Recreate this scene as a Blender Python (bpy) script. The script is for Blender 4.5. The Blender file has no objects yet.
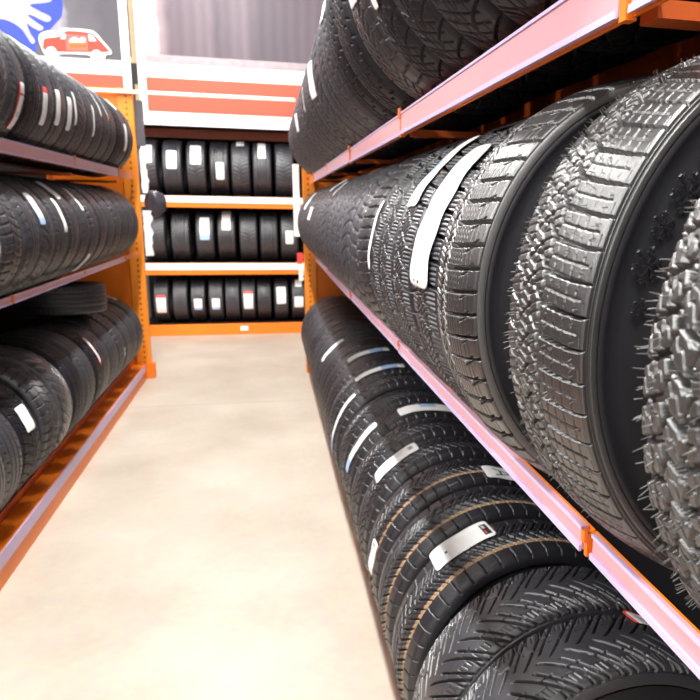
import bpy, bmesh, math, random
import numpy as np
from mathutils import Vector, Matrix

rng = random.Random(7)
col = bpy.context.scene.collection
H = 1.65                      # eye height: z values below are written relative to it
PI = math.pi

# ------------------------------------------------------------------ materials
def new_mat(name):
    m = bpy.data.materials.new(name); m.use_nodes = True
    nt = m.node_tree
    return m, nt, nt.nodes['Principled BSDF']

def simple(name, rgb, rough=.5, metal=0., spec=.5, noise=0., nscale=30., bump=0., bscale=200.):
    m, nt, b = new_mat(name)
    b.inputs['Base Color'].default_value = (*rgb, 1)
    b.inputs['Roughness'].default_value = rough
    b.inputs['Metallic'].default_value = metal
    b.inputs['Specular IOR Level'].default_value = spec
    tc = nt.nodes.new('ShaderNodeTexCoord')
    if noise:
        n = nt.nodes.new('ShaderNodeTexNoise'); n.inputs['Scale'].default_value = nscale
        n.inputs['Detail'].default_value = 6
        nt.links.new(tc.outputs['Object'], n.inputs['Vector'])
        r = nt.nodes.new('ShaderNodeMix'); r.data_type = 'RGBA'
        r.inputs[6].default_value = (*[max(0, c*(1-noise)) for c in rgb], 1)
        r.inputs[7].default_value = (*[min(1, c*(1+noise)) for c in rgb], 1)
        nt.links.new(n.outputs['Fac'], r.inputs[0])
        nt.links.new(r.outputs[2], b.inputs['Base Color'])
    if bump:
        n2 = nt.nodes.new('ShaderNodeTexNoise'); n2.inputs['Scale'].default_value = bscale
        n2.inputs['Detail'].default_value = 4
        nt.links.new(tc.outputs['Object'], n2.inputs['Vector'])
        bp = nt.nodes.new('ShaderNodeBump'); bp.inputs['Strength'].default_value = bump
        bp.inputs['Distance'].default_value = .002
        nt.links.new(n2.outputs['Fac'], bp.inputs['Height'])
        nt.links.new(bp.outputs['Normal'], b.inputs['Normal'])
    return m

RUBE = simple('tread_rubber_pale', (.042, .042, .048), .36, spec=.9, noise=.25, nscale=10, bump=.15, bscale=500)
RUBD = simple('tread_rubber_shaded', (.009, .008, .012), .48, spec=.35, noise=.3, nscale=14, bump=.2, bscale=500)  # darker copy of the rubber, top row's shade put into its colour
RUB = simple('tread_rubber', (.018, .018, .023), .40, spec=.7, noise=.35, nscale=14, bump=.2, bscale=500)
RUBW = simple('tread_rubber_grey', (.023, .0225, .023), .34, spec=1.0, noise=.4, nscale=22, bump=.3, bscale=700)
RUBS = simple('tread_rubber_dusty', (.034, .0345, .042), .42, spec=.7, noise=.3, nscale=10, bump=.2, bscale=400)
SIDE = simple('sidewall_rubber', (.015, .015, .018), .46, spec=.5, noise=.35, nscale=7, bump=.08, bscale=400)
HAIR = simple('vent_hair_rubber', (.10, .098, .092), .4)
TAN = simple('tan_paint_line', (.42, .27, .15), .6)
ORANGE = simple('orange_powder_coat', (.88, .20, .008), .42, noise=.08, nscale=6)
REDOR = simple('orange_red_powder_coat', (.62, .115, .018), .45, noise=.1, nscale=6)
STRIP = simple('pale_pink_price_channel', (.74, .37, .41), .3, spec=.5)
LAV = simple('lavender_channel_lip', (.62, .54, .86), .3)
WHITE = simple('white_enamel', (.86, .84, .80), .4)
PAPER = simple('white_paper', (.90, .90, .90), .55)
PBLUE = simple('blue_print', (.40, .58, .88), .5)
PRED = simple('red_print', (.75, .07, .06), .5)
PORANGE = simple('orange_print', (.85, .35, .12), .5)
PBLACK = simple('black_print', (.03, .03, .03), .5)
PGREY = simple('grey_print', (.5, .52, .54), .5)
DARK = simple('dark_sheet_metal', (.010, .009, .011), .8, spec=.1)
BLACKPLASTIC = simple('black_plastic_film', (.045, .04, .055), .32, noise=.3, nscale=18)
DGREY = simple('dark_grey_plastic', (.09, .085, .10), .45)
BEIGE = simple('beige_wood', (.62, .44, .27), .6, noise=.2, nscale=12)
CORAL = simple('coral_red_panel', (.64, .078, .038), .5)
HOLE = simple('punched_hole', (.35, .10, .01), .7)
MATS = {'paper': PAPER, 'blue': PBLUE, 'red': PRED, 'orange': PORANGE, 'black': PBLACK, 'grey': PGREY}

def coat(m, w, r):
    b = m.node_tree.nodes['Principled BSDF']
    b.inputs['Coat Weight'].default_value = w; b.inputs['Coat Roughness'].default_value = r
coat(RUBW, .7, .36); coat(RUBE, .6, .36); coat(RUB, .35, .38)

def floor_mat():
    m, nt, b = new_mat('pale_polished_concrete')
    tc = nt.nodes.new('ShaderNodeTexCoord')
    n = nt.nodes.new('ShaderNodeTexNoise'); n.inputs['Scale'].default_value = 1.6; n.inputs['Detail'].default_value = 8
    n2 = nt.nodes.new('ShaderNodeTexNoise'); n2.inputs['Scale'].default_value = 22; n2.inputs['Detail'].default_value = 6
    nt.links.new(tc.outputs['Object'], n.inputs['Vector']); nt.links.new(tc.outputs['Object'], n2.inputs['Vector'])
    r = nt.nodes.new('ShaderNodeValToRGB')
    r.color_ramp.elements[0].position = .3; r.color_ramp.elements[0].color = (.39, .33, .265, 1)
    r.color_ramp.elements[1].position = .7; r.color_ramp.elements[1].color = (.49, .435, .365, 1)
    nt.links.new(n.outputs['Fac'], r.inputs['Fac'])
    mx = nt.nodes.new('ShaderNodeMix'); mx.data_type = 'RGBA'; mx.blend_type = 'MULTIPLY'; mx.inputs[0].default_value = .22
    nt.links.new(r.outputs['Color'], mx.inputs[6]); nt.links.new(n2.outputs['Color'], mx.inputs[7])
    # saw-cut joint across the aisle
    sep = nt.nodes.new('ShaderNodeSeparateXYZ'); nt.links.new(tc.outputs['Object'], sep.inputs[0])
    a = nt.nodes.new('ShaderNodeMath'); a.operation = 'SUBTRACT'; a.inputs[1].default_value = 5.95
    nt.links.new(sep.outputs['Y'], a.inputs[0])
    ab = nt.nodes.new('ShaderNodeMath'); ab.operation = 'ABSOLUTE'; nt.links.new(a.outputs[0], ab.inputs[0])
    lt = nt.nodes.new('ShaderNodeMath'); lt.operation = 'LESS_THAN'; lt.inputs[1].default_value = .012
    nt.links.new(ab.outputs[0], lt.inputs[0])
    mj = nt.nodes.new('ShaderNodeMix'); mj.data_type = 'RGBA'
    nt.links.new(lt.outputs[0], mj.inputs[0]); nt.links.new(mx.outputs[2], mj.inputs[6])
    mj.inputs[7].default_value = (.36, .30, .25, 1)
    nt.links.new(mj.outputs[2], b.inputs['Base Color'])
    b.inputs['Roughness'].default_value = .42
    return m

def plate_mat():
    m, nt, b = new_mat('white_chequer_plate_print')
    tc = nt.nodes.new('ShaderNodeTexCoord')
    mp = nt.nodes.new('ShaderNodeMapping'); mp.inputs['Rotation'].default_value = (0, PI/4, 0)
    nt.links.new(tc.outputs['Object'], mp.inputs['Vector'])
    ch = nt.nodes.new('ShaderNodeTexVoronoi'); ch.inputs['Scale'].default_value = 24
    nt.links.new(mp.outputs[0], ch.inputs['Vector'])
    r = nt.nodes.new('ShaderNodeValToRGB')
    r.color_ramp.elements[0].position = .18; r.color_ramp.elements[0].color = (.72, .66, .68, 1)
    r.color_ramp.elements[1].position = .4; r.color_ramp.elements[1].color = (.88, .86, .87, 1)
    nt.links.new(ch.outputs['Distance'], r.inputs['Fac']); nt.links.new(r.outputs['Color'], b.inputs['Base Color'])
    b.inputs['Roughness'].default_value = .45
    return m

def print_mat(name, ax, lo, hi, stops, wave=0, extra=0):
    """a printed photograph: smooth bands along one object axis with tread-like streaks"""
    m, nt, b = new_mat(name)
    tc = nt.nodes.new('ShaderNodeTexCoord'); sep = nt.nodes.new('ShaderNodeSeparateXYZ')
    nt.links.new(tc.outputs['Object'], sep.inputs[0])
    mr = nt.nodes.new('ShaderNodeMapRange'); mr.inputs['From Min'].default_value = lo; mr.inputs['From Max'].default_value = hi
    src = sep.outputs[ax]
    if extra:
        n = nt.nodes.new('ShaderNodeTexNoise'); n.inputs['Scale'].default_value = 3.
        nt.links.new(tc.outputs['Object'], n.inputs['Vector'])
        ad = nt.nodes.new('ShaderNodeMath'); ad.operation = 'MULTIPLY_ADD'; ad.inputs[1].default_value = extra
        nt.links.new(n.outputs['Fac'], ad.inputs[0]); nt.links.new(src, ad.inputs[2]); src = ad.outputs[0]
    nt.links.new(src, mr.inputs['Value'])
    r = nt.nodes.new('ShaderNodeValToRGB'); cr = r.color_ramp
    while len(cr.elements) < len(stops): cr.elements.new(.5)
    for e, (p, c) in zip(cr.elements, stops): e.position = p; e.color = (*c, 1)
    nt.links.new(mr.outputs[0], r.inputs['Fac'])
    out = r.outputs['Color']
    if wave:
        w = nt.nodes.new('ShaderNodeTexWave'); w.bands_direction = 'X'; w.inputs['Scale'].default_value = wave
        w.inputs['Distortion'].default_value = 1.2; w.inputs['Detail'].default_value = 3
        nt.links.new(tc.outputs['Object'], w.inputs['Vector'])
        mx = nt.nodes.new('ShaderNodeMix'); mx.data_type = 'RGBA'; mx.blend_type = 'SOFT_LIGHT'; mx.inputs[0].default_value = .10
        nt.links.new(out, mx.inputs[6]); nt.links.new(w.outputs['Color'], mx.inputs[7]); out = mx.outputs[2]
    nt.links.new(out, b.inputs['Base Color']); b.inputs['Roughness'].default_value = .5
    return m

# ------------------------------------------------------------------ object helpers
def put(name, mesh, parent=None, **props):
    o = bpy.data.objects.new(name, mesh); col.objects.link(o)
    if parent: o.parent = parent
    for k, v in props.items(): o[k] = v
    return o

def empty(name, loc, label=None, category=None, group=None):
    o = bpy.data.objects.new(name, None); col.objects.link(o); o.location = loc
    o.empty_display_size = .05
    if label: o['label'] = label
    if category: o['category'] = category
    if group: o['group'] = group
    return o

def boxes(name, specs, mat, parent=None, bevel=.0, **props):
    """one mesh of boxes (x0,x1,y0,y1,z0,z1)"""
    bm = bmesh.new()
    for x0, x1, y0, y1, z0, z1 in specs:
        r = bmesh.ops.create_cube(bm, size=1)
        bmesh.ops.scale(bm, vec=(abs(x1-x0), abs(y1-y0), abs(z1-z0)), verts=r['verts'])
        bmesh.ops.translate(bm, vec=((x0+x1)/2, (y0+y1)/2, (z0+z1)/2), verts=r['verts'])
    if bevel:
        bmesh.ops.bevel(bm, geom=list(bm.edges), offset=bevel, segments=2, affect='EDGES', profile=.5)
    me = bpy.data.meshes.new(name); bm.to_mesh(me); bm.free(); me.materials.append(mat)
    return put(name, me, parent, **props)

def prism(name, pts, y0, y1, mat, parent=None, **props):
    """outline in x,z extruded along y"""
    bm = bmesh.new()
    a = [bm.verts.new((x, y0, z)) for x, z in pts]; b = [bm.verts.new((x, y1, z)) for x, z in pts]
    bm.faces.new(a); bm.faces.new(b[::-1])
    for i in range(len(pts)):
        j = (i+1) % len(pts); bm.faces.new((a[i], b[i], b[j], a[j]))
    bmesh.ops.recalc_face_normals(bm, faces=bm.faces)
    bmesh.ops.triangulate(bm, faces=[f for f in bm.faces if len(f.verts) > 4])
    me = bpy.data.meshes.new(name); bm.to_mesh(me); bm.free(); me.materials.append(mat)
    return put(name, me, parent, **props)

def grid_mesh(name, P, mats, closed=True, midx=None, smooth=True):
    n, m = P.shape[:2]
    me = bpy.data.meshes.new(name)
    i = np.arange(n if closed else n-1)[:, None]; j = np.arange(m-1)[None, :]
    i2 = (i+1) % n
    q = np.stack([i*m+j, i*m+j+1, i2*m+j+1, i2*m+j], -1).reshape(-1, 4).astype(np.int32)
    nf = len(q)
    me.vertices.add(n*m); me.vertices.foreach_set('co', P.reshape(-1).astype(np.float32))
    me.loops.add(nf*4); me.loops.foreach_set('vertex_index', q.reshape(-1))
    me.polygons.add(nf); me.polygons.foreach_set('loop_start', np.arange(0, nf*4, 4, dtype=np.int32))
    me.polygons.foreach_set('loop_total', np.full(nf, 4, np.int32))
    for mm in mats: me.materials.append(mm)
    if midx is not None: me.polygons.foreach_set('material_index', midx.reshape(-1).astype(np.int32))
    me.polygons.foreach_set('use_smooth', np.full(nf, smooth, bool))
    me.update(calc_edges=True); me.validate()
    return me

# ------------------------------------------------------------------ tread patterns
R0, W0 = .34, .24
TW, SW, SD, CR = .092, .021, .044, .007
CIRC = 2*PI*R0

def sst(a, b, v):
    t = np.clip((v-a)/(b-a), 0, 1); return t*t*(3-2*t)

class Tread:
    def __init__(self, nth, nx):
        self.nth, self.nx = nth, nx
        L = TW+.034
        self.x = np.linspace(-L, L, nx)[None, :]
        self.s = (np.arange(nth)/nth*CIRC)[:, None]
        self.t = self.x/TW
        self.cx = 2*L/nx; self.cs = CIRC/nth
        self.wmin = 1.7*max(self.cx, self.cs)
    def cut(self, d, w):
        f = np.minimum(1., w/self.wmin)             # lines finer than the grid become shallow
        w = np.maximum(w, self.wmin)
        return 1-(1-sst(w*.38, w*.58, np.abs(d)))*f
    def lat(self, N, g, w, off=0.):
        P = CIRC/N; g = np.broadcast_to(g, (1, self.nx)) if np.ndim(g) < 2 else g
        gp = np.gradient(g, self.cx, axis=1)
        d = ((self.s-g-off*P+P/2) % P-P/2)/np.sqrt(1+gp**2)
        return self.cut(d, w)
    def frac(self, N, g=0., off=0.):
        P = CIRC/N; return ((self.s-g)/P-off) % 1.
    def circ(self, t0, w, zig=0., N=60, off=0.):
        z = 0.
        if zig: z = zig*(np.abs(self.frac(N, 0., off)*2-1)*2-1)
        return self.cut(self.x-t0*TW-z, w)
    def only(self, h, mask, soft=None):
        return np.where(mask, h, 1.)

def pat_A(T):                       # big winter tyre, shoulder blocks towards negative x
    t = T.t; u = np.clip(-(t+.06)/1.05, 0, 1.2)
    h = T.circ(-.04, .0085, .0024, 60)
    sh = t < -.04
    g = -.008*np.sin(np.clip(u, 0, 1)*PI*.5)
    wd = .0062-.0034*np.clip(u, 0, 1)
    h = np.minimum(h, T.only(T.lat(60, g, wd), sh & (t > -1.06)))
    fr = T.frac(60, -.008)
    h = np.minimum(h, T.only(.1+.9*T.cut(T.x+1.03*TW, .0022), sh & (fr > .0) & (fr < .45)))
    h = np.minimum(h, T.only(.62+.38*T.lat(60, g, .0011, .5), sh & (t > -.95) & (t < -.12)))
    for k, tt in enumerate((-.85, -.65, -.45, -.25)):
        h = np.minimum(h, .72+.28*T.circ(tt, .0010, .0005, 240))
    h = np.minimum(h, T.only(.3+.7*T.lat(60, 0*T.x-.008, .0018, .02), (t < -1.03) & (t > -1.15)))
    h = np.minimum(h, .30+.70*T.circ(-1.17, .0020)); h = np.minimum(h, .30+.70*T.circ(-1.235, .0022))
    h = np.minimum(h, T.circ(.28, .0055, .0045, 60, .2)); h = np.minimum(h, T.circ(.64, .0060, .0035, 60, .6))
    for a, b, sl, off in ((-.04, .28, .75, .1), (.28, .64, -.8, .45), (.64, 1.25, .35, .2)):
        mk = (t > a) & (t <= b)
        h = np.minimum(h, T.only(T.lat(60, sl*T.x, .0048, off), mk))
        h = np.minimum(h, T.only(.55+.45*T.lat(180, -.4*sl*T.x, .0012, off), mk))
    return h

def pat_B(T):                       # winter tyre with wide square shoulder blocks and double slashes
    t = T.t; e = .22
    sh = t < e
    u = np.clip(-(t-e)/1.25, 0, 1.3)
    g = .007*u**1.5
    h = T.only(T.lat(62, g, .0064-.001*u), sh & (t > -1.16))
    h = np.minimum(h, T.circ(e, .0046, .0020, 62))
    for off in (.30, .50):
        h = np.minimum(h, T.only(.1+.9*T.lat(62, -.36*T.x, .0016, off), (t < -.50) & (t > -.92)))
    for tt in (.08, -.05, -.18, -.31, -.44, -.62, -.78):
        h = np.minimum(h, T.only(.65+.35*T.circ(tt, .0010, .0004, 248), sh))
    h = np.minimum(h, .4+.6*T.circ(-1.16, .002))
    h = np.minimum(h, T.circ(.44, .0046, .003, 62)); h = np.minimum(h, T.circ(.68, .0060))
    for a, b, sl, off in ((e, .44, .8, 0), (.44, .68, -.8, .3), (.68, 1.2, .2, .4)):
        mk = (t > a) & (t <= b)
        h = np.minimum(h, T.only(T.lat(62, sl*T.x, .0042, off), mk))
        h = np.minimum(h, T.only(.4+.6*T.lat(186, sl*T.x, .0012, off), mk))
    return h

def pat_C(T):                       # snow tyre: curved shoulder scoops, finely siped blocks
    t = T.t; u = np.abs(t); v = np.clip((u-.30)/.7, 0, 1.3)
    g = -.016*v**.6+.006*v
    h = T.only(T.lat(46, g, .0078-.0015*v, np.where(t > 0, .5, 0.)), (u > .32) & (u < 1.2))
    h = np.minimum(h, T.circ(-.34, .0055, .0018, 46)); h = np.minimum(h, T.circ(.34, .0055, .0018, 46, .5))
    h = np.minimum(h, T.only(T.lat(46, .45*T.x, .0042, .25), u < .34))
    h = np.minimum(h, T.circ(0., .0022, .002, 92))
    h = np.minimum(h, T.only(.35+.65*T.lat(230, .0016*np.sin(T.x*700), .0015), (u > .40) & (u < .92)))
    h = np.minimum(h, T.only(.35+.65*T.lat(184, -.45*T.x, .0014), u < .32))
    return h

def pat_D(T):                       # all terrain knobs
    t = T.t; h = np.ones((T.nth, T.nx))
    N = 62
    for k, tt in enumerate((-.60, -.20, .20, .60)):
        h = np.minimum(h, T.circ(tt, .0075, .0045, N, .3*k))
    for k, (a, b) in enumerate(((-1.2, -.60), (-.60, -.20), (-.20, .20), (.20, .60), (.60, 1.2))):
        mk = (t > a) & (t <= b)
        h = np.minimum(h, T.only(T.lat(N, (.35 if k % 2 else -.35)*T.x, .0072, .37*k), mk & (np.abs(t) < 1.16)))
        h = np.minimum(h, T.only(.3+.7*T.lat(N*2, .8*T.x+.003*np.sin(T.x*420), .0014, .37*k+.25), mk))
    h = np.minimum(h, .55+.45*T.circ(-.8, .0012, .002, N*2)); h = np.minimum(h, .55+.45*T.circ(.8, .0012, .002, N*2))
    h = np.minimum(h, .55+.45*T.circ(0, .0012, .002, N*2))
    return h

def pat_E(T):                       # directional winter tyre with sweeping branches
    t = T.t; u = np.abs(t)
    off = np.where(t > 0, .5, 0.)
    g = .078*np.clip(u, 0, 1.2)**.85
    h = T.only(T.lat(36, g, .0042+.0034*u, off), u < 1.2)
    g2 = .066*np.clip(u, 0, 1.2)
    h = np.minimum(h, T.only(T.lat(36, g2, .0050, off+.52), (u > .20) & (u < 1.18)))
    h = np.minimum(h, T.only(T.lat(36, .03*u+.02, .0042, off+.30), (u > .66) & (u < 1.18)))
    fr = T.frac(36, g, 0.)
    h = np.minimum(h, T.only(T.cut(T.x-np.sign(T.x)*.50*TW, .0034), (fr > .05) & (fr < .5)))
    h = np.minimum(h, T.only(T.cut(T.x-np.sign(T.x)*.72*TW, .0034), (fr > .45) & (fr < .95)))
    h = np.minimum(h, T.only(.6+.4*T.lat(192, .03*u, .0014), (u > .74) & (u < 1.0)))
    h = np.minimum(h, .4+.6*T.circ(-1.2, .002)); h = np.minimum(h, .4+.6*T.circ(1.2, .002))
    return h

def pat_F(T):                       # herringbone summer tyre
    t = T.t; u = np.abs(t)
    h = T.only(T.lat(74, .62*np.abs(T.x), .0034, np.where(t > 0, .5, 0.)), (u < .60) & (u > .04))
    for tt in (-.62, .62): h = np.minimum(h, T.circ(tt, .0048))
    for tt in (-.22, .22): h = np.minimum(h, T.circ(tt, .0034))
    h = np.minimum(h, T.only(T.lat(50, .006*np.clip(u-.62, 0, 1), .0034), (u > .66) & (u < 1.2)))
    h = np.minimum(h, T.only(.5+.5*T.lat(150, .62*np.abs(T.x), .0012), u < .58))
    return h

def pat_G(T):                       # all season tyre, comma shaped shoulder slots
    t = T.t; u = np.abs(t); v = np.clip((u-.22)/.8, 0, 1.2)
    g = .052*v**.55-.012*v
    h = T.only(T.lat(42, g, .0062-.0025*v, np.where(t > 0, .5, 0.)), (u > .24) & (u < 1.16))
    h = np.minimum(h, T.circ(-.14, .0055)); h = np.minimum(h, T.circ(.14, .0055))
    h = np.minimum(h, T.only(.3+.7*T.lat(84, .3*T.x, .0016), u < .9))
    h = np.minimum(h, T.only(.4+.6*T.cut(T.x-np.sign(T.x)*.62*TW, .0016), T.frac(42, g) < .6))
    return h

def pat_H(T):                       # ribbed touring tyre
    t = T.t; u = np.abs(t); h = np.ones((T.nth, T.nx))
    for tt in (-.60, -.20, .20, .60): h = np.minimum(h, T.circ(tt, .0088))
    h = np.minimum(h, T.only(.1+.9*T.lat(64, .008*np.clip(u-.6, 0, 1), .0030), (u > .66) & (u < 1.15)))
    h = np.minimum(h, T.only(.25+.75*T.lat(64, .5*T.x, .0018), (u < .55)))
    return h

def pat_K(T):                       # city tyre with dimple slots
    t = T.t; u = np.abs(t); h = np.ones((T.nth, T.nx))
    for tt in (-.48, 0., .48): h = np.minimum(h, T.circ(tt, .0075))
    h = np.minimum(h, T.only(T.lat(48, .15*T.x, .0062), (u > .66) & (u < .88)))
    h = np.minimum(h, T.only(.2+.8*T.lat(48, .2*T.x, .0030, .5), (u > .92) & (u < 1.15)))
    h = np.minimum(h, T.only(.2+.8*T.lat(96, .6*T.x, .0020), (u < .44)))
    return h

def profile(x, SW=SW, SD=SD):
    """radius and outward normal of the crown and shoulder at cross position x (arc-like)"""
    ax = np.abs(x)
    r = R0-CR*(np.minimum(ax, TW)/TW)**2
    e = np.clip((ax-TW)/.034, 0, 1)
    a = e*PI/2*.93
    px = np.where(ax > TW, TW+SW*np.sin(a), ax)
    r = np.where(ax > TW, R0-CR-SD*(1-np.cos(a)), r)
    nx = np.where(ax > TW, np.sin(a), .12*ax/TW); nr = np.sqrt(np.maximum(0, 1-nx**2))
    return np.sign(x)*px, r, np.sign(x)*nx, nr

SHARP = (.014, .020)
def make_tread(name, pat, nth, nx, depth=.0085, mat=RUB, tan=(), shp=(SW, SD)):
    T = Tread(nth, nx)
    h = np.broadcast_to(pat(T), (nth, nx))
    fade = 1-sst(1.16, 1.30, np.abs(T.t))
    d = (1-h)*depth*fade
    d[:, 0] = .004; d[:, -1] = .004
    px, r, nxv, nr = profile(T.x, *shp)
    X = px-nxv*d; Rr = r-nr*d
    th = np.arange(nth)/nth*2*PI
    P = np.stack([-Rr*np.cos(th)[:, None], np.broadcast_to(X, Rr.shape), Rr*np.sin(th)[:, None]], -1)
    mi = None; mats = [mat]
    if tan:
        mats = [mat, TAN]; mi = np.zeros((nth, nx-1), int); xm = (T.t[0, :-1]+T.t[0, 1:])/2
        for a, b in tan: mi[:, (xm > a) & (xm < b)] = 1
    return grid_mesh(name, P, mats, True, mi)

def make_sidewall(side, ring=False):
    pts = [(TW+SW-.001, R0-CR-SD*.90-.001), (TW+SW+.002, R0-.058), (W0/2-.002, R0-.070)]
    if ring: pts = [(TW+.013, R0-CR-.0175), (TW+.0148, R0-CR-.021), (TW+.0148, R0-CR-.025), (TW+.0125, R0-CR-.028), (TW+.016, R0-.050), (W0/2-.004, R0-.075)]
    pts += [(W0/2, R0-.088), (W0/2-.001, R0-.104), (W0/2-.004, R0-.118), (W0/2-.005, R0-.119), (W0/2-.010, R0-.132), (W0/2-.017, R0-.140),
            (W0/2-.022, R0-.146), (W0/2-.036, R0-.149), (W0/2-.044, R0-.143), (W0/2-.038, R0-.11), (W0/2-.032, R0-.07), (TW-.02, R0-.032), (.02, R0-.026), (0, R0-.026)]
    n = 96 if not ring else 192
    th = np.arange(n)/n*2*PI
    p = np.array(pts)
    P = np.stack([-p[None, :, 1]*np.cos(th)[:, None], np.broadcast_to(side*p[None, :, 0], (n, len(p))), p[None, :, 1]*np.sin(th)[:, None]], -1)
    if side > 0: P = P[:, ::-1]
    return grid_mesh('sidewall', P, [SIDE], True)

SIDE_N, SIDE_F = make_sidewall(-1), make_sidewall(1)
SIDE_NR, SIDE_FR = make_sidewall(-1, True), make_sidewall(1, True)
HI, MID, LOW = (1650, 190), (900, 90), (420, 48)
PAT = {}
def tread(kind):
    if kind not in PAT:
        f, q, kw = {
            'A': (pat_A, (1700, 170), dict(depth=.0115, mat=RUBW, shp=SHARP)), 'B': (pat_B, HI, dict(depth=.0115, mat=RUBW, shp=SHARP)),
            'D': (pat_D, HI, dict(depth=.0115, mat=RUBW)),
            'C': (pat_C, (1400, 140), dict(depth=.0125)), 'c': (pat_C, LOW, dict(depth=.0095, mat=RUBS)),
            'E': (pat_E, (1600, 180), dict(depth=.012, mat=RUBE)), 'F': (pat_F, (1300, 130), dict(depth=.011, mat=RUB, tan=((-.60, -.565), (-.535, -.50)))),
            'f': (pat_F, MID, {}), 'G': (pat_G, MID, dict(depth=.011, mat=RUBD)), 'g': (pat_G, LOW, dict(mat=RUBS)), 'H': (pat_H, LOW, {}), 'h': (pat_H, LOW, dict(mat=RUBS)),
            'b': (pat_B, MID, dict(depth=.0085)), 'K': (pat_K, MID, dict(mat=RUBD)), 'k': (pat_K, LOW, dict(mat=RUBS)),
        }[kind]
        PAT[kind] = make_tread('tread', f, q[0], q[1], **kw)
    return PAT[kind]

# ------------------------------------------------------------------ stickers
def sticker(parent, R, ph0, ph1, y0, y1, style='plain', skew=0., rag=0., lift=.0022):
    """paper label curved over the crown between two angles (degrees), y in metres across the tread"""
    n, m = 48, 18
    mats = [PAPER, PBLUE, PRED, PORANGE, PBLACK, PGREY]
    a = np.linspace(0, 1, n+1); b = np.linspace(0, 1, m+1)
    ph = np.radians(ph0+(ph1-ph0)*a)[:, None]; y = (y0+(y1-y0)*b)[None, :]+(skew*(a-.5))[:, None]
    corner = .5*abs(y1-y0)
    arc = abs(math.radians(ph1-ph0))*R
    # rounded ends
    e = np.minimum(a, 1-a)*arc; rc = min(.012, corner*.7)
    ins = np.where(e < rc, rc-np.sqrt(np.maximum(0, rc**2-(rc-e)**2)), 0)[:, None]
    yc = (y0+y1)/2+(skew*(a-.5))[:, None]; hw = abs(y1-y0)/2
    y = yc+(y-yc)*(hw-ins)/hw
    if rag: y = y+rag*np.sin(a*23)[:, None]*(b[None, :]-.5)
    yl = y*(W0/.24)
    r = R*(1-CR/R0*np.minimum(1, np.abs(y)/TW)**2)+lift+.0012*np.sin(a*9)[:, None]+0*y
    P = np.stack([-r*np.cos(ph)+0*y, y+0*r, r*np.sin(ph)+0*y], -1)
    af = (a[:-1]+a[1:])/2; bf = (b[:-1]+b[1:])/2
    A, B = np.meshgrid(af, bf, indexing='ij'); mi = np.zeros_like(A, int)
    if style == 'redtop': mi[A > .86] = 2
    if style == 'redend': mi[(A > .74) & (A < .8)] = 2; mi[B > .86] = 2; mi[(A > .3) & (A < .42) & (B > .3) & (B < .6)] = 1
    if style == 'blueend': mi[A < .22] = 1
    if style == 'bluetop': mi[(A > .55) & (A < .85)] = 1
    if style == 'bluemid': mi[(A > .35) & (A < .6) & (B > .45)] = 1
    if style == 'orangeend': mi[A < .2] = 3
    if style == 'energy':       # dark energy-grade block at the upper end, small mark lower down
        mi[(A > .86) & (A < .955) & (B > .14) & (B < .86)] = 4
        mi[(A > .885) & (A < .915) & (B > .55) & (B < .8)] = 5
        mi[(A > .93) & (A < .945) & (B > .2) & (B < .4)] = 0
        mi[(A > .875) & (A < .89) & (B > .2) & (B < .45)] = 2
        mi[(A > .22) & (A < .27) & (B > .40) & (B < .50)] = 4
        mi[(A > .38) & (A < .80) & (np.floor(B*9) % 3 == 1) & (B > .2)] = 0
    if style == 'energysmall':
        mi[(A > .82) & (A < .92) & (B > .35) & (B < .8)] = 5; mi[(A > .85) & (A < .88) & (B > .4) & (B < .7)] = 4
    if style == 'letter':       # outlined A
        u = (A-.25)/.5; v = (B-.25)/.5
        ink = (np.abs(np.abs(v-.5)-(.5-.5*u)) < .07) & (u > 0) & (u < 1)
        mi[ink] = 4; mi[(np.abs(u-.35) < .06) & (np.abs(v-.5) < .3)] = 4
    if style == 'big':
        mi[(A > .66) & (A < .70) & (B > .6) & (B < .75)] = 2; mi[(A > .63) & (A < .66) & (B > .52) & (B < .66)] = 3
        mi[(A > .30) & (A < .36) & (B > .5) & (B < .75)] = 1; mi[(A > .56) & (A < .60) & (B > .3) & (B < .4)] = 5
        mi[(A > .015) & (A < .05) & (B > .2) & (B < .75) & ((np.floor(A*160)+np.floor(B*9)) % 2 == 0)] = 4
    if style == 'print':
        mi[(A > .25) & (A < .65) & (np.floor(A*40) % 2 == 0) & (B > .3) & (B < .7)] = 5; mi[B > .90] = 2; mi[A < .08] = 2
    me = grid_mesh('paper_label', P, mats, False, mi)
    o = put('paper_label', me, parent)
    sol = o.modifiers.new('thickness', 'SOLIDIFY'); sol.thickness = .0008; sol.offset = -1
    return o

# ------------------------------------------------------------------ tyres
NAMES = {'A': 'winter_tyre', 'B': 'winter_tyre', 'b': 'winter_tyre', 'C': 'snow_tyre', 'c': 'snow_tyre', 'D': 'all_terrain_tyre', 'E': 'directional_tyre',
         'F': 'summer_tyre', 'f': 'summer_tyre', 'G': 'all_season_tyre', 'g': 'all_season_tyre', 'H': 'touring_tyre', 'h': 'touring_tyre', 'K': 'city_tyre', 'k': 'city_tyre'}
def tyre(kind, x, y, z, R, W, label, group, yaw=0., tilt=0., roll=None, ring=False, basis=None):
    e = empty(NAMES[kind], (x, y, z+H), label, 'tyre', group)
    e.rotation_euler = (tilt, 0, yaw) if basis is None else basis
    e.scale = (R/R0, W/W0, R/R0)
    t = put('tread', tread(kind), e); t.rotation_euler.y = rng.uniform(0, 6.28) if roll is None else roll
    put('sidewall', SIDE_NR if ring else SIDE_N, e); put('sidewall', SIDE_FR if ring else SIDE_F, e)
    e['R'] = R
    return e

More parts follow.
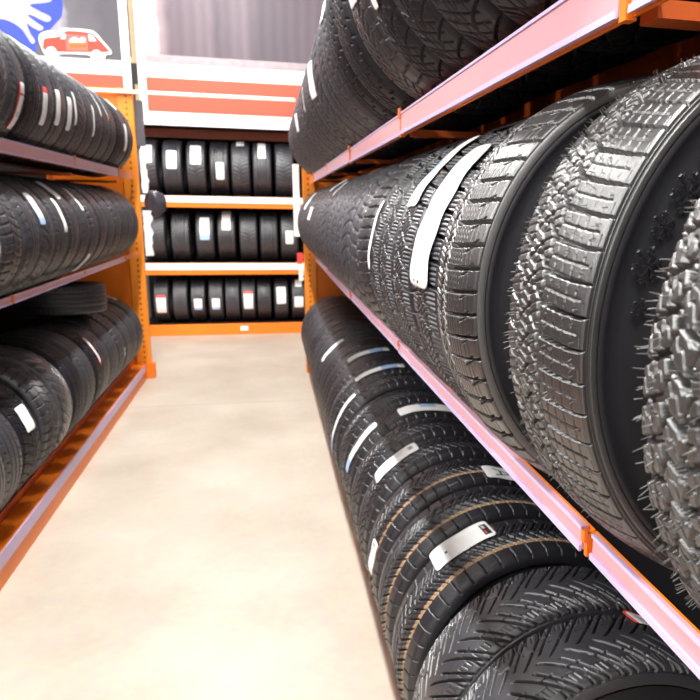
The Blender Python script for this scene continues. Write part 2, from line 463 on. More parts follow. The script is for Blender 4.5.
ORD = ['first', 'second', 'third', 'fourth', 'fifth', 'sixth', 'seventh', 'eighth', 'ninth', 'tenth', 'eleventh', 'twelfth', 'thirteenth', 'fourteenth', 'fifteenth', 'sixteenth', 'seventeenth', 'eighteenth', 'nineteenth', 'twentieth',
       'twenty-first', 'twenty-second', 'twenty-third', 'twenty-fourth', 'twenty-fifth']
DESC = {'A': 'large winter tyre', 'B': 'winter tyre', 'b': 'winter tyre', 'C': 'snow tyre', 'c': 'dusty black tyre', 'D': 'knobbly tyre', 'E': 'arrow-treaded tyre',
        'F': 'tan-lined herringbone tyre', 'f': 'herringbone tyre', 'G': 'curved-slot tyre', 'g': 'plain black tyre', 'H': 'ribbed black tyre', 'h': 'grey-black ribbed tyre', 'K': 'dimpled dark tyre', 'k': 'dull black tyre'}

def row_labels(kinds, extras, shelf, near, far):
    """label words for each tyre of a row: counted from whichever end is nearer"""
    n = len(kinds); out = []
    for i, k in enumerate(kinds):
        if i < (n+1)//2: pos = ('%s from %s' % (ORD[i], near)) if i else ('nearest to %s' % near)
        else:
            j = n-1-i; pos = ('%s from %s' % (ORD[j], far)) if j else ('last, against %s' % far)
        d = DESC[k]
        if i in extras: d += ' ' + extras[i]
        out.append('%s, %s, %s' % (d, shelf, pos))
    return out

# ---- right rack, middle shelf
RX, RZ, RR = .625, -.145, .342
mid_y = [.42, .766, 1.025, 1.305, 1.545, 1.75, 1.955, 2.235, 2.51, 2.785]
while mid_y[-1] < 6.7: mid_y.append(mid_y[-1]+.262)
mid_k = ['D', 'A', 'B', 'C', 'C', 'C', 'C', 'b', 'c', 'g']
while len(mid_k) < len(mid_y): mid_k.append('hgkh'[len(mid_k) % 4])
ex = {3: 'under a long wide paper label', 4: 'under a long paper label', 6: 'with a thin white strip', 1: 'with snowflake sidewall'}
labs = row_labels(mid_k, ex, 'right rack middle shelf', 'camera end', 'orange post')
mid = []
for i, (y, k) in enumerate(zip(mid_y, mid_k)):
    yaw, W, x = .03, .232, RX
    if i == 0: yaw, W, x = .04, .205, .630
    if i == 1: yaw, W, x = .131, .200, .630
    if i == 2: yaw, W, x = .094, .190, .591
    if i in (3, 4): W = (.235, .215)[i-3]
    if i in (5, 6): W = .192
    mid.append(tyre(k, x, y, RZ+(.010 if i < 2 else .016 if i == 2 else 0), .331 if i == 2 else RR, W, labs[i], 'tyres on the right middle shelf', yaw=yaw, ring=(i in (1, 2))))
sticker(mid[3], R0, 0, 50, -.056, .096, 'big', rag=.006, lift=.004)
sticker(mid[4], R0, 26, 62, -.035, .075, 'bluemid', rag=.004, lift=.004)
sticker(mid[6], R0, -4, 29, .010, .080, 'plain', rag=.004)
def row_stickers(row, ys, specs, sgn=1):
    """specs: world y, phi0, phi1, width, style -> label on whichever tyre stands there"""
    for wy, p0, p1, w, st in specs:
        i = min(range(len(ys)), key=lambda q: abs(ys[q]-wy))
        sc = row[i].scale
        ly = max(-.06, min(.06, sgn*(wy-ys[i])))/sc.y; hw = w/2/sc.y
        sticker(row[i], R0, p0, p1, ly-hw, ly+hw, st)
row_stickers(mid, mid_y, [(5.95, 22, 50, .17, 'plain'), (5.02, 10, 26, .09, 'plain'), (4.35, 45, 70, .06, 'plain'), (3.85, 38, 57, .06, 'plain'), (3.1, 58, 72, .05, 'plain')])

# raised snowflake emblems on the near sidewall of the big winter tyre
def snowflake(parent, r, ph, size, rot):
    bm = bmesh.new()
    def bar(cx, cz, ang, ln, wd):
        v = bmesh.ops.create_cube(bm, size=1)['verts']
        bmesh.ops.scale(bm, vec=(ln, .0022, wd), verts=v)
        bmesh.ops.rotate(bm, cent=(0, 0, 0), matrix=Matrix.Rotation(-ang, 3, 'Y'), verts=v)
        bmesh.ops.translate(bm, vec=(cx, 0, cz), verts=v)
    for k in range(6):
        a = rot+k*PI/3; c, s = math.cos(a), math.sin(a)
        bar(c*size*.30, s*size*.30, a, size*.5, size*.07)
        v = bmesh.ops.create_cone(bm, cap_ends=True, segments=4, radius1=size*.09, radius2=size*.06, depth=.0024)['verts']
        bmesh.ops.rotate(bm, cent=(0, 0, 0), matrix=Matrix.Rotation(PI/2, 3, 'X'), verts=v)
        bmesh.ops.translate(bm, vec=(c*size*.52, 0, s*size*.52), verts=v)
        for f in (.26, .40):
            for sg in (-1, 1):
                b2 = a+sg*.9; L = size*.2
                bar(c*size*f+math.cos(b2)*L*.5, s*size*f+math.sin(b2)*L*.5, b2, L, size*.055)
    bm.transform(Matrix.Translation((-r*math.cos(ph), -W0/2+.0016, r*math.sin(ph))))
    me = bpy.data.meshes.new('snowflake_emblem'); bm.to_mesh(me); bm.free(); me.materials.append(SIDE)
    return put('snowflake_emblem', me, parent, label='raised snowflake on the sidewall')
near_side = [c for c in mid[1].children if c.name.startswith('sidewall')][0]
for r, ph, sz, rt in ((.283, 17, .034, .2), (.283, 25.5, .026, .4), (.275, 34, .038, .1), (.278, 8, .020, .3), (.28, 44, .030, .3)):
    snowflake(near_side, r, math.radians(ph), sz, rt)

# rubber vent hairs
def hairs(parent, n, ph0, ph1, ts, ln, seed):
    rr = random.Random(seed); bm = bmesh.new()
    for _ in range(n):
        t = rr.choice(ts)+rr.uniform(-.03, .03); ph = math.radians(rr.uniform(ph0, ph1))
        px, r, nx, nr = [float(v) for v in profile(np.array([t*TW]))]
        d = Vector((-math.cos(ph)*nr, nx, math.sin(ph)*nr)); d += Vector((rr.uniform(-.3, .3), rr.uniform(-.3, .3), rr.uniform(-.5, .1))); d.normalize()
        p = Vector((-r*math.cos(ph), px, r*math.sin(ph)))
        L = ln*rr.uniform(.5, 1.1)
        v = bmesh.ops.create_cone(bm, cap_ends=True, segments=4, radius1=.0006, radius2=.0003, depth=L)['verts']
        bmesh.ops.rotate(bm, cent=(0, 0, 0), matrix=d.to_track_quat('Z', 'Y').to_matrix(), verts=v)
        bmesh.ops.translate(bm, vec=p+d*L*.5, verts=v)
    me = bpy.data.meshes.new('rubber_hairs'); bm.to_mesh(me); bm.free(); me.materials.append(HAIR)
    return put('rubber_hairs', me, parent, kind='stuff', label='fine rubber moulding hairs')
hairs(mid[0], 420, -40, 80, (-1., -.8, -.4, 0, .4, .8, 1.05, 1.1), .010, 3)
hairs(mid[1], 420, -44, 80, (-.9, -.5, -.3, .05, .4, .8, 1.0, 1.08), .007, 4)

# ---- right rack, top shelf
TX, TZ = .592, .632
top_y = [.94, 1.15, 1.36, 1.565, 1.765, 2.0, 2.26, 2.53]
while top_y[-1] < 6.7: top_y.append(top_y[-1]+.262)
top_k = ['G', 'G', 'G', 'G', 'G', 'f', 'K', 'K']
while len(top_k) < len(top_y): top_k.append('khgc'[len(top_k) % 4])
labs = row_labels(top_k, {}, 'right rack top shelf', 'camera end', 'orange post')
top = [tyre(k, TX, y, TZ if y < 2.2 else .630, .36 if y < 2.2 else .372, .195 if y < 1.9 else .232, labs[i], 'tyres on the right top shelf', yaw=.03) for i, (y, k) in enumerate(zip(top_y, top_k))]
row_stickers(top, top_y, [(3.47, -19, 6, .15, 'plain'), (4.2, -16, 4, .09, 'plain'), (2.80, 6, 17, .12, 'plain'), (2.0, -17, 12, .10, 'plain'), (1.765, -28, -8, .04, 'plain'), (5.15, -18, 0, .16, 'plain')])

# ---- right rack, bottom shelf
BX, BZ, BR = .665, -1.222, .36
bot_y = [.93, 1.165, 1.385, 1.655, 1.91, 2.165, 2.42, 2.67, 2.92, 3.17, 3.43, 3.68, 3.93, 4.18]
while bot_y[-1] < 6.7: bot_y.append(bot_y[-1]+.262)
bot_k = ['E', 'E', 'E', 'F', 'F', 'F', 'f', 'f', 'f', 'f', 'f', 'f', 'H', 'H']
while len(bot_k) < len(bot_y): bot_k.append('hgHk'[len(bot_k) % 4])
ex = {1: 'with a red-edged tag', 3: 'wearing a grade label'}
labs = row_labels(bot_k[1:], {k-1: v for k, v in ex.items()}, 'right rack bottom shelf', 'camera end', 'orange post')
bot = []
for i, (y, k) in enumerate(zip(bot_y, bot_k)):
    if i == 0: bot.append(None); continue
    bot.append(tyre(k, BX, y, BZ+(.010 if i > 9 else 0), BR+(.010 if i > 9 else 0), .215 if i < 3 else .228, labs[i-1], 'tyres on the right bottom shelf', yaw=.05 if i < 4 else .02))
bs = [b for b in bot if b]; bys = bot_y[1:]
row_stickers(bs, bys, [(1.735, 47, 78, .105, 'energy'), (2.14, 2, 20, .06, 'energysmall'), (2.08, 94, 116, .09, 'letter'), (2.47, 36, 69, .10, 'energysmall'),
                       (2.90, 70, 116, .09, 'bluemid'), (2.92, 12, 53, .06, 'blueend'), (3.44, -4, 48, .05, 'blueend'), (3.65, 53, 98, .06, 'bluetop'),
                       (4.12, 55, 97, .06, 'bluetop'), (4.7, 29, 62, .08, 'plain')])
sticker(bs[0], R0, 105, 119, .045, .112, 'print')

# ---- left rack (tyres turned half round, tread to the aisle)
def left_row(ys, kinds, x, z, R, labs, group, W=.232):
    return [tyre(k, x, y, z, R, W, labs[i], group, yaw=PI+rng.uniform(-.03, .03)) for i, (y, k) in enumerate(zip(ys, kinds))]
lt_y = [3.505+.235*i for i in range(14)]
lt_k = [('ghKhHkghk')[i % 9] for i in range(14)]
labs = row_labels(lt_k, {1: 'with a red-edged label'}, 'left rack top shelf', 'picture edge', 'orange post')
lt = left_row(lt_y, lt_k, -1.42, .553, .33, labs, 'tyres on the left top shelf', .222)
row_stickers(lt, lt_y, [(3.75, -40, -1, .07, 'redend'), (4.13, -28, 6, .05, 'redtop'), (4.35, -23, 10, .055, 'plain'), (4.57, -24, 9, .055, 'plain'), (4.77, -16, 17, .06, 'plain'),
                        (5.2, -20, 15, .06, 'plain'), (5.5, 8, 50, .06, 'plain'), (5.70, 8, 40, .06, 'orangeend'), (6.3, 36, 55, .06, 'plain'), (6.3, -22, 15, .06, 'plain')], -1)
lm_y = [3.258+.258*i for i in range(14)]
lm_k = [('hckghHkcH')[i % 9] for i in range(14)]
labs = row_labels(lm_k, {0: 'with a wide white label'}, 'left rack middle shelf', 'picture edge', 'orange post')
lm = left_row(lm_y, lm_k, -1.425, -.162, .32, labs, 'tyres on the left middle shelf')
row_stickers(lm, lm_y, [(3.25, -13, 20, .11, 'plain'), (3.94, 10, 42, .06, 'blueend'), (4.34, 1, 36, .08, 'plain'), (4.47, 36, 63, .06, 'plain'), (4.9, 22, 54, .08, 'plain'), (4.95, -60, -30, .05, 'plain')], -1)
lb_y = [3.05, 3.32, 3.58, 3.86, 4.14, 4.42, 4.70, 4.98, 5.25, 5.52, 5.79, 6.06, 6.33, 6.60]
lb_k = list('HkGCEKhGHkcghk')
labs = row_labels(lb_k, {2: 'with a white label', 7: 'with a printed label'}, 'left rack bottom shelf', 'picture edge', 'orange post')
lb = []
for i, (y, k) in enumerate(zip(lb_y, lb_k)):
    R = (.36, .345, .345, .36, .36, .36, .36, .352, .34, .345, .345, .345, .345, .35)[i]
    lb.append(tyre(k, -1.485, y, -1.130+(R-.36), R, .235, labs[i], 'tyres on the left bottom shelf', yaw=PI+rng.uniform(-.06, .06)))
row_stickers(lb, lb_y, [(3.58, 11, 33, .10, 'plain'), (5.0, 11, 46, .05, 'print'), (5.9, -8, 4, .03, 'plain'), (6.6, 62, 95, .06, 'plain')], -1)
tyre('h', -1.50, 5.5, -.675, .325, .225, 'ribbed tyre lying flat on top of the left bottom row', 'loose tyres', basis=(PI/2-.06, .0, .35))

# ---- back rack
def back_row(xs, z0, R, W, kinds, shelf):
    out = []
    n = len(xs)
    for i, x in enumerate(xs):
        if i == n-1: lab = '%s, rightmost on the %s shelf of the back rack' % (DESC[kinds[i]], shelf)
        elif i == 0: lab = '%s, leftmost on the %s shelf of the back rack' % (DESC[kinds[i]], shelf)
        else: lab = '%s, %s from the left on the %s shelf of the back rack' % (DESC[kinds[i]], ORD[i], shelf)
        out.append(tyre(kinds[i], x, 9.40+R, z0+R, R, W, lab, 'tyres on the back rack %s shelf' % shelf, yaw=PI/2))
    return out
K7 = ['g', 'h', 'g', 'H', 'g', 'h', 'g']
PX9 = 1/691*9.4
def bx(px): return -1.44+(px-151)*(1.44+.375)/(151-0)*1.0 if 0 else (px-266)*.01274+.02
b_top = back_row([bx(p) for p in (153, 176, 198.5, 220.5, 241, 262, 284)], .112, .355, .246, K7, 'top')
b_mid = back_row([bx(p) for p in (157, 180, 203.5, 224.5, 246, 266.5, 287)], -.722, .335, .238, K7, 'middle')
b_bot = back_row([bx(p) for p in (158, 176, 193.5, 211, 227.5, 243.5, 259.5, 277, 295)], -1.515, .30, .194, ['h', 'g', 'H', 'g', 'h', 'g', 'H', 'g', 'h'], 'bottom')
def back_sticker(t, zc, hgt, w, st='plain', dx=0.):
    R = t['R']; c = t.location.z-H
    p = math.degrees(math.asin(max(-.95, min(.95, (zc-c)/R)))); dp = math.degrees(hgt/2/R)/max(.5, math.cos(math.radians(p)))
    s = t.scale
    sticker(t, R0, p-dp, p+dp, (dx-w/2)/s.y, (dx+w/2)/s.y, st, lift=.004)
def zb(py): return (210.5-py)*.01335         # picture height on the back rack front
for i, (a, b, w, st, dx) in {0: (155, 172, .13, 'plain', 0), 1: (160, 177, .12, 'plain', 0), 2: (154, 172, .13, 'plain', 0), 3: (170, 186, .10, 'plain', -.01), 4: (142, 150, .10, 'plain', 0), 5: (147, 163.5, .10, 'redtop', 0)}.items():
    back_sticker(b_top[i], zb((a+b)/2), (b-a)*.0133, w, st, dx)
for i, (a, b, w, st, dx) in {2: (220, 242, .12, 'blueend', 0), 3: (212, 231, .11, 'plain', 0), 6: (233, 246, .10, 'plain', 0)}.items():
    back_sticker(b_mid[i], zb((a+b)/2), (b-a)*.0133, w, st, dx)
for i, (a, b, w, st, dx) in {0: (295, 313, .12, 'redtop', 0), 2: (299, 310, .10, 'blueend', 0), 3: (299, 310, .10, 'blueend', 0), 5: (292, 310, .12, 'redtop', 0), 7: (288, 305, .12, 'plain', 0), 8: (298, 309, .12, 'plain', 0)}.items():
    back_sticker(b_bot[i], zb((a+b)/2), (b-a)*.0133, w, st, dx)
back_sticker(b_bot[8], zb(285), .09, .09)

# tyres that wear a paper label say so
for o in list(bpy.data.objects):
    if o.parent is None and o.get('category') == 'tyre' and any(c.name.startswith('paper_label') for c in o.children):
        head, tail = o['label'].split(',', 1)
        if not any(w in head for w in (' with ', ' under ', ' wearing ')) and len((head+tail).split()) <= 13:
            o['label'] = head+' with white label,'+tail

# ------------------------------------------------------------------ side racks
JOINTS = [-.6, .80, 2.20, 3.57, 4.92, 6.30, 6.98]
def post_mat(cx):
    m, nt, b = new_mat('punched_orange_post')
    b.inputs['Roughness'].default_value = .42
    tc = nt.nodes.new('ShaderNodeTexCoord'); sep = nt.nodes.new('ShaderNodeSeparateXYZ'); nt.links.new(tc.outputs['Object'], sep.inputs[0])
    def M(op, a, b_=None):
        n = nt.nodes.new('ShaderNodeMath'); n.operation = op
        for i, v in enumerate((a, b_)):
            if v is None: continue
            if isinstance(v, (int, float)): n.inputs[i].default_value = v
            else: nt.links.new(v, n.inputs[i])
        return n.outputs[0]
    dz = M('SUBTRACT', M('PINGPONG', sep.outputs['Z'], .026), 0.)
    dx = M('SUBTRACT', sep.outputs['X'], cx)
    d = M('SQRT', M('ADD', M('MULTIPLY', dz, dz), M('MULTIPLY', dx, dx)))
    f = M('LESS_THAN', d, .0105)
    mx = nt.nodes.new('ShaderNodeMix'); mx.data_type = 'RGBA'; nt.links.new(f, mx.inputs[0])
    mx.inputs[6].default_value = (.90, .27, .02, 1); mx.inputs[7].default_value = (.30, .08, .01, 1)
    nt.links.new(mx.outputs[2], b.inputs['Base Color'])
    return m
POSTM = {1: post_mat(-.022), -1: post_mat(-.012)}
def rack(sg, xf, name_side):
    root = empty('tyre_rack', (xf, 4., 0), 'orange %s tyre rack with pale pink price channels along its three shelves' % name_side, 'rack')
    inv = Matrix.Translation((-xf, -4., 0))
    def X(d): return xf+sg*d
    def B(name, specs, mat, parent=root, bevel=0., **pr):
        o = boxes(name, [(X(a), X(b), y0, y1, z0+H, z1+H) for a, b, y0, y1, z0, z1 in specs], mat, parent, bevel, **pr)
        o.data.transform(inv); return o
    for z0, z1 in ((-.463, -.428), (.222, .285)):
        hi = z0 > 0
        for k in range(len(JOINTS)-1):
            ya, yb = JOINTS[k], JOINTS[k+1]
            if yb < .1: continue
            st = -.004 if k % 2 else 0.
            r = B('front_beam', [(-.004, .001, ya, yb-.004, z0, z1), (-.003, 0., ya, yb-.004, z1, z1+.004)], ORANGE, bevel=.001)
            B('price_channel', [(st-.010, -.0045, ya+.012, yb-.012, z0+.004, z1+.004)], STRIP, r) if ya < 6.2 else None
            B('channel_lip', [(st-.014, st-.0102, ya+.012, yb-.012, z0+.002, z0+.011), (st-.013, st-.0102, ya+.012, yb-.012, z1-.001, z1+.004)], LAV, r) if ya < 6.2 else None
        B('support_rail', [(.002, .0085, -.6, 6.98, z0+.012, z1+.004)], ORANGE) if hi and sg > 0 else None
        B('rear_beam', [(.475, .487, -.6, 6.98, z0+.100, z1+.120)] if hi and sg > 0 else [(.472, .488, -.6, 6.98, z0+.02, z1+.01)], REDOR)
        for yj in JOINTS[1:-1]:
            if hi: B('cross_bar', [(.020, .471, yj-.02, yj+.02, z0-.002, z0+.018) if hi and sg > 0 else (.010, .471, yj-.02, yj+.02, z0-.048, z0-.030)], REDOR)
            B('beam_connector', [(-.0142, 0., yj-(.008 if hi else .004), yj+(.008 if hi else .004), z0-(.004 if hi else -.001), z1), (-.0195, -.0145, yj-(.016 if hi else .005), yj+(.016 if hi else .005), z1-.012, z1+(.017 if hi else .004))], ORANGE)
    # bottom deck
    if sg > 0:
        r = B('base_beam', [(-.022, -.002, -.6, 6.98, -1.65, -1.50)], ORANGE, bevel=.002)
        B('price_channel', [(-.028, -.0225, -.6, 6.97, -1.60, -1.515)], STRIP, r)
        B('rear_beam', [(.50, .52, -.6, 6.98, -1.65, -1.50)], REDOR)
    else:
        r = B('base_beam', [(0, .110, -.6, 6.90, -1.65, -1.492)], ORANGE, bevel=.003)
        B('price_channel', [(-.006, -.0005, -.6, 6.90, -1.560, -1.494)], simple('lavender_channel', (.52, .40, .64), .35), r)
        B('inner_rail', [(.100, .112, -.6, 6.98, -1.491, -1.445)], REDOR)
        B('rear_beam', [(.60, .615, -.6, 6.98, -1.65, -1.445)], REDOR)
    # end frame
    yP = 7.0
    zt = 1.02
    p = B('upright_post', [(-.075, .045, yP, yP+.05, -1.65, zt)] if sg > 0 else [(-.045, .085, yP, yP+.05, -1.65, zt)], POSTM[sg], bevel=.004)
    B('foot_plate', [(-.075, .06, yP-.012, yP+.06, -1.65, -1.50)], ORANGE, bevel=.003)
    B('end_panel', [(.046, .70, yP+.02, yP+.04, -1.64, zt)], ORANGE)
    B('upright_post', [(.66, .71, 6.95, 7.0, -1.65, 1.02)], REDOR)
    B('dark_backing', [(.72, .74, -.6, 7.04, -1.65, 1.02)], DARK)  # added unseen dark sheet, keeps ambient light out from behind the shelves
    return root
rack(1, .426, 'right-hand')
rack(-1, -1.18, 'left-hand')

# ------------------------------------------------------------------ back rack
root = empty('shelf_rack', (-.46, 9.35, 0), 'orange and white back rack across the end of the aisle', 'rack')
binv = Matrix.Translation((.46, -9.35, 0))
def BB(name, specs, mat, parent=root, bevel=0.):
    o = boxes(name, [(a, b, y0, y1, z0+H, z1+H) for a, b, y0, y1, z0, z1 in specs], mat, parent, bevel); o.data.transform(binv); return o
bl, br = -1.60, .72
for z0, z1, zs in ((-.865, -.715, -.805), (-.02, .122, .04)):
    r = BB('shelf_beam', [(bl, br, 9.35, 9.39, z0, z1)], ORANGE, bevel=.003)
    BB('price_channel', [(bl, br, 9.340, 9.3495, zs, z1-.002)], WHITE, r)
    BB('shelf_deck', [(bl, br, 9.391, 10.1, z1-.045, z1-.012)], DARK)
r = BB('shelf_beam', [(bl, br, 9.33, 9.40, -1.65, -1.512)], ORANGE, bevel=.003)
BB('shelf_deck', [(bl, br, 9.401, 10.1, -1.54, -1.516)], DARK)
BB('top_beam', [(bl, br, 9.72, 9.76, .845, .955)], simple('shaded_red_steel', (.22, .05, .02), .5), bevel=.003)  # shade under the banner is painted into the beam's darker red
BB('shade_board', [(bl, br, 9.37, 10.11, .956, .966)], DARK)  # added overhang that casts shade on the beam below
for z in (.072, -.80): BB('price_ticket', [(-.56, -.46, 9.334, 9.3395, z, z+.03)], PAPER)
BB('price_ticket', [(-.38, -.28, 9.324, 9.3295, -1.60, -1.54)], PAPER)
BB('upright_post', [(bl-.06, bl, 9.36, 9.42, -1.65, .955)], ORANGE); BB('upright_post', [(br, br+.06, 9.36, 9.42, -1.65, .955)], ORANGE)
BB('dark_backing', [(bl, br, 10.12, 10.14, -1.65, .95)], DARK)

# ------------------------------------------------------------------ banners over the back rack
PLATE = plate_mat()
def banner(xl, xr, z0, label, photo_mat, nm, rv=.09, side_r=True):
    e = empty('wall_banner', ((xl+xr)/2, 9.33, z0+H), label, 'banner')
    cx = (xl+xr)/2
    def b(name, x0, x1, y0, y1, za, zb, mat, parent=e):
        o = boxes(name, [(x0-cx, x1-cx, y0, y1, za-z0, zb-z0)], mat, parent); return o
    b('banner_board', xl, xr, .004, .03, z0, 2.75, PLATE)
    b('coral_stripe', xl+rv, xr-rv, -.001, .0035, 1.112, 1.497, CORAL)
    ph = b('photo_print', xl+rv, xr-rv, -.001, .0035, 1.665, 2.75, photo_mat)
    return e, ph, cx
M1 = print_mat('tyre_row_print', 'X', -1.1, 1.1, [(0, (.85, .82, .82)), (.06, (.80, .77, .77)), (.11, (.24, .18, .20)), (.17, (.095, .068, .086)), (.36, (.125, .092, .112)), (.41, (.075, .055, .072)), (.55, (.13, .097, .117)), (.62, (.072, .054, .07)), (1, (.105, .078, .097))], wave=2.3, extra=.12)
M2 = print_mat('garage_print', 'X', -.9, .9, [(0, (.05, .045, .055)), (.52, (.075, .066, .08)), (.66, (.10, .09, .11)), (.74, (.34, .32, .38)), (.80, (.12, .11, .13)), (1, (.07, .063, .078))], extra=.5)
e1, ph1, c1 = banner(-1.435, .95, .955, 'wide banner with a tyre photograph above a coral stripe over the back rack', M1, 1)
# printed highlights at the foot of the tyre photograph
boxes('printed_floor_band', [(-1.345-c1, .86-c1, -.0016, -.0012, 1.666-.955, 1.755-.955)], simple('print_pale_mauve', (.34, .28, .30), .5, noise=.4, nscale=9), e1)
e2, ph2, c2 = banner(-3.4, -1.512, .955, 'left banner with a blue cloth and pale hand photograph', M2, 2)

def blob(pts, n=6):
    """smooth closed outline through points"""
    out = []; N = len(pts)
    for i in range(N):
        p0, p1, p2, p3 = [Vector((*pts[(i+k-1) % N], 0)) for k in range(4)]
        for s in range(n):
            t = s/n
            v = .5*((2*p1)+(p2-p0)*t+(2*p0-5*p1+4*p2-p3)*t*t+(3*p1-p0-3*p2+p3)*t**3); out.append((v.x, v.y))
    return out
# picture content of the left banner, laid out in metres on the board (x from its middle, z above its foot)
def bxz(px, py):
    return (-2.915+.01074*px-.0004*(py-72)-c2, 1.463+.0006*px-.01084*(py-72)-.955)
BLUE = simple('print_blue_cloth', (.022, .055, .50), .5, noise=.35, nscale=7)
HAND = simple('print_pale_hand', (.46, .42, .49), .5, noise=.12, nscale=9)
cl = [bxz(*p) for p in ((-30, 12), (0, 18), (36, -4), (62, -5), (64, 14), (57, 24), (38, 44), (36, 52), (20, 46), (-10, 25))]
prism('printed_cloth', blob(cl), -.003, -.0012, BLUE, ph2)
hand = [bxz(*p) for p in ((-40, -14), (-10, -8), (18, -6), (40, -6), (53, -3), (54, 2), (46, 4), (33, 6), (42, 12), (52, 17), (52, 21), (47, 22), (34, 16), (31, 17), (40, 24), (45, 28), (41, 31), (33, 27), (29, 24), (32, 34), (36, 41), (33, 44), (29, 38), (23, 29), (12, 22), (0, 20), (-40, 18))]
prism('printed_hand', blob(hand, 5), -.005, -.0031, HAND, ph2)

# car shaped cut-out stuck on the banner
ce = empty('car_cutout', (c2, 9.33, .955+H), 'white-edged red toy car cut-out stuck on the left banner', 'cutout')
WHITEC = simple('cutout_white', (.9, .89, .88), .5); REDC = simple('cutout_red', (.60, .045, .025), .5, noise=.15, nscale=14)
def cp(name, pts, d0, d1, mat, sm=True, parent=ce):
    q = [bxz(*p) for p in pts]
    return prism(name, blob(q) if sm else q, d0, d1, mat, parent)
board = cp('backing_board', ((40, 40), (42, 34), (50, 31), (58, 32), (63, 29), (70, 28.5), (88, 29.5), (96, 32), (103, 40), (111, 50), (111, 54), (106, 55), (104, 60), (98, 62), (91, 58), (88, 55), (62, 54), (58, 57), (50, 58), (44, 53)), -.012, -.005, WHITEC)
cp('red_body', ((44, 44), (46, 39), (56, 37.5), (62, 36), (66, 32), (72, 31), (86, 32), (94, 34), (101, 41), (108, 49), (107, 52), (60, 52), (45, 50)), -.0145, -.0122, REDC)
cp('window_pane', ((61, 39), (65, 34.5), (67, 34.5), (66, 39.5)), -.0165, -.0146, WHITEC, False)
cp('window_pane', ((89, 34), (94, 36), (97, 41), (90, 41)), -.0165, -.0146, WHITEC, False)
cp('door_panel', ((66.5, 34.5), (88, 35.5), (88, 51.5), (66.5, 51)), -.0158, -.0146, simple('cutout_pale_red', (.50, .12, .11), .5), False)
cp('name_band', ((69, 42.5), (87.5, 43), (87.5, 49.5), (69, 49)), -.0172, -.0159, simple('cutout_orange', (.70, .16, .04), .5), False)
cp('white_lettering', ((70, 42), (73, 38), (77, 37.5), (79, 39.5), (83, 37.5), (86, 39), (85.5, 42), (80, 42.3)), -.0172, -.0159, WHITEC)
for k in range(4):
    x = 70.6+k*4.2
    cp('lettering', ((x, 48), (x+.4, 44), (x+1.6, 45.6), (x+2.9, 44.2), (x+3.2, 48), (x+1.6, 47)), -.0182, -.0173, simple('cutout_brown', (.30, .06, .02), .5), False)
for wx, wy in ((51.5, 51.5), (96.5, 54.5)):
    for nm, rad, d, mt in (('wheel', 5.2, -.0185, WHITEC), ('hub_ring', 3.2, -.0195, simple('cutout_pink', (.60, .30, .28), .5)), ('hub_cap', 2.0, -.0205, WHITEC)):
        cp(nm, [(wx+rad*math.cos(a*PI/8), wy+rad*.88*math.sin(a*PI/8)) for a in range(16)], d, -.0146 if nm == 'wheel' else d+.0009, mt, False)

# ------------------------------------------------------------------ small things at the rack ends
tb = boxes('tie_bar', [(-1.82, .30, 6.955, 6.99, .968+H, 1.0+H)], simple('white_tie_bar', (.9, .82, .70), .3), bevel=.004)
tb['label'] = 'thin white bar tying the two rack ends across the aisle'; tb['category'] = 'bar'
def ragged(name, x0, x1, y, z0, z1, mat, label, cat, seed, amp=.012, th=.006, group=None):
    rr = random.Random(seed); n = 14; L = [(x0+rr.uniform(-amp, amp)*.3, z0+(z1-z0)*i/n+H) for i in range(n+1)]
    Rr = [(x1+rr.uniform(-amp, amp), z0+(z1-z0)*i/n+H) for i in range(n, -1, -1)]
    o = prism(name, L+Rr, y, y+th, mat)
    o['label'] = label; o['category'] = cat
    if group: o['group'] = group
    return o
ragged('paper_bundle', -1.125, -1.055, 7.056, -.47, -.05, PAPER, 'white paper bundle hanging beside left post below the black bag', 'paper', 1, th=.03)
ragged('paper_bundle', -1.118, -1.062, 7.056, .11, .50, PAPER, 'white paper bundle hanging beside left post above the black bag', 'paper', 2, th=.03)
ragged('label_holder', -1.135, -1.065, 7.058, .53, .93, DGREY, 'dark grey holder at the top of the left rack post', 'holder', 3, amp=.003, th=.03)
ragged('sign_strip', .262, .322, 7.056, -.28, .41, WHITE, 'tall white plastic strip fixed to the right rack post', 'sign', 4, amp=.001, th=.008)
ragged('paper_tag', .296, .345, 7.056, -.72, -.55, PAPER, 'white paper tag hanging low on the right rack post', 'tag', 5, amp=.01)
ragged('red_tag', .285, .345, 7.056, -.55, -.44, PRED, 'small red tag beside the right rack post', 'tag', 6, amp=.015)
bm = bmesh.new(); bmesh.ops.create_icosphere(bm, subdivisions=4, radius=1)
rr = random.Random(9)
for v in bm.verts:
    p = v.co.copy()
    k = 1+.07*math.sin(p.x*3+p.z*4)+.04*math.sin(p.z*6-p.y*4)
    v.co = Vector((p.x*.10*k, p.y*.065*k, p.z*.14*k*(1-.25*max(0, p.z))))
me = bpy.data.meshes.new('plastic_bag'); bm.to_mesh(me); bm.free(); me.materials.append(BLACKPLASTIC)
me.polygons.foreach_set('use_smooth', [True]*len(me.polygons))
bag = put('hanging_bag', me, None, label='crumpled black plastic bag hanging on the left rack post', category='bag'); bag.location = (-1.025, 7.165, H+.035)

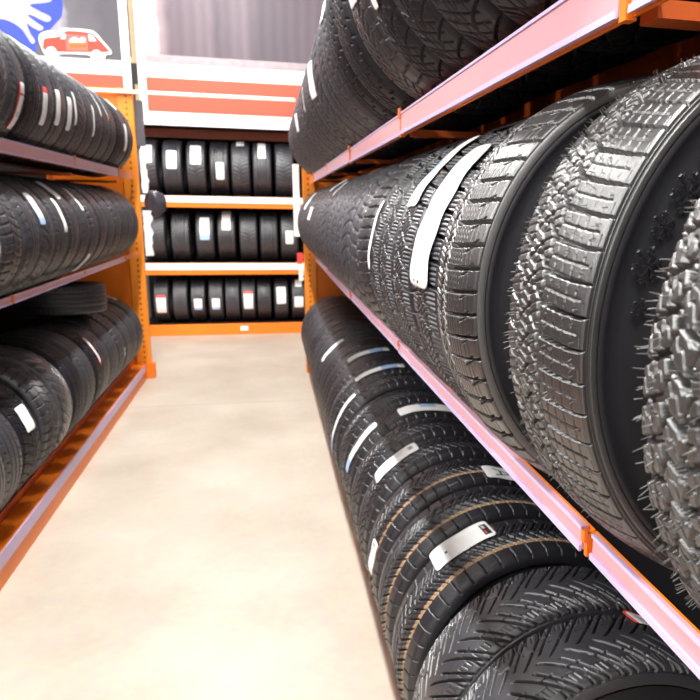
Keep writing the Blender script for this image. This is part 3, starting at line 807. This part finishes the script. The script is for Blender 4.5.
# ------------------------------------------------------------------ setting
fl = boxes('floor', [(-7, 7, -3, 13, -.05, 0)], floor_mat(), kind='structure')
wb = boxes('wall_back', [(-7, 7, 10.6, 10.7, 0, 6.2)], simple('dim_wall_paint', (.10, .09, .085), .8), kind='structure')
boxes('ceiling', [(-7, 7, -3, 13, 6.2, 6.3)], simple('ceiling_white', (.7, .7, .7), .8), kind='structure')
boxes('wall_left', [(-7.1, -7, -3, 13, 0, 6.2)], simple('side_wall_grey', (.5, .5, .5), .8), kind='structure')
boxes('wall_right', [(7, 7.1, -3, 13, 0, 6.2)], simple('side_wall_grey', (.5, .5, .5), .8), kind='structure')
boxes('wall_front', [(-7, 7, -3.1, -3, 0, 6.2)], simple('side_wall_grey', (.5, .5, .5), .8), kind='structure')
boxes('trim_1', [(-1.505, -1.452, 9.42, 9.46, 1.72+H, 2.8+H), (-1.52, -1.44, 9.41, 9.46, 1.66+H, 1.72+H), (-1.49, -1.455, 9.42, 9.46, .955+H, 1.42+H)], BEIGE, kind='structure')

# ------------------------------------------------------------------ lights
def area(name, loc, sx, sy, power, color=(1, .985, .96), rot=(0, 0, 0)):
    l = bpy.data.lights.new(name, 'AREA'); l.shape = 'RECTANGLE'; l.size = sx; l.size_y = sy; l.energy = power; l.color = color
    o = bpy.data.objects.new(name, l); col.objects.link(o); o.location = loc; o.rotation_euler = rot
    return o
for k, y in enumerate((.2, 3.0, 5.8, 8.6)):
    area('ceiling_strip_light', (-.57, y, 5.6), .14, 2.5, (255, 265, 290, 195)[k])
for k, y in enumerate((-2.2, 1.8, 5.8)):
    area('ceiling_strip_light', (-6.0, y, 5.95), .16, 3., (400, 380, 300)[k], rot=(0, -.6, 0))
area('ceiling_strip_light', (-.57, -2.2, 5.6), .14, 2.5, 240)
w = bpy.data.worlds.new('store_ambience'); bpy.context.scene.world = w; w.use_nodes = True
w.node_tree.nodes['Background'].inputs[0].default_value = (.72, .68, 1, 1); w.node_tree.nodes['Background'].inputs[1].default_value = .16

# ------------------------------------------------------------------ camera
cam = bpy.data.cameras.new('camera'); co = bpy.data.objects.new('camera', cam); col.objects.link(co)
RX_ = [[.97406032, -.03306179, .22386026], [-.22574332, -.210602, .95115022], [.01569869, -.97701265, -.21260253]]
right = Vector([r[0] for r in RX_]); up = -Vector([r[1] for r in RX_]); fwd = Vector([r[2] for r in RX_])
m = Matrix.Identity(4)
for i in range(3):
    m[i][0], m[i][1], m[i][2] = right[i], up[i], -fwd[i]
m.translation = Vector((0, 0, H)); co.matrix_world = m
cam.sensor_width = 36; cam.sensor_fit = 'HORIZONTAL'; cam.lens = 36*691/700
cam.shift_x = -80/700; cam.shift_y = 10/700
cam.clip_start = .02
cam.dof.use_dof = True; cam.dof.focus_distance = .95; cam.dof.aperture_fstop = 11.
sc = bpy.context.scene; sc.camera = co
sc.view_settings.view_transform = 'Standard'; sc.view_settings.look = 'None'; sc.view_settings.gamma = 1
sc.view_settings.exposure = 0.
for o in bpy.data.objects:
    if 'R' in o.keys(): del o['R']
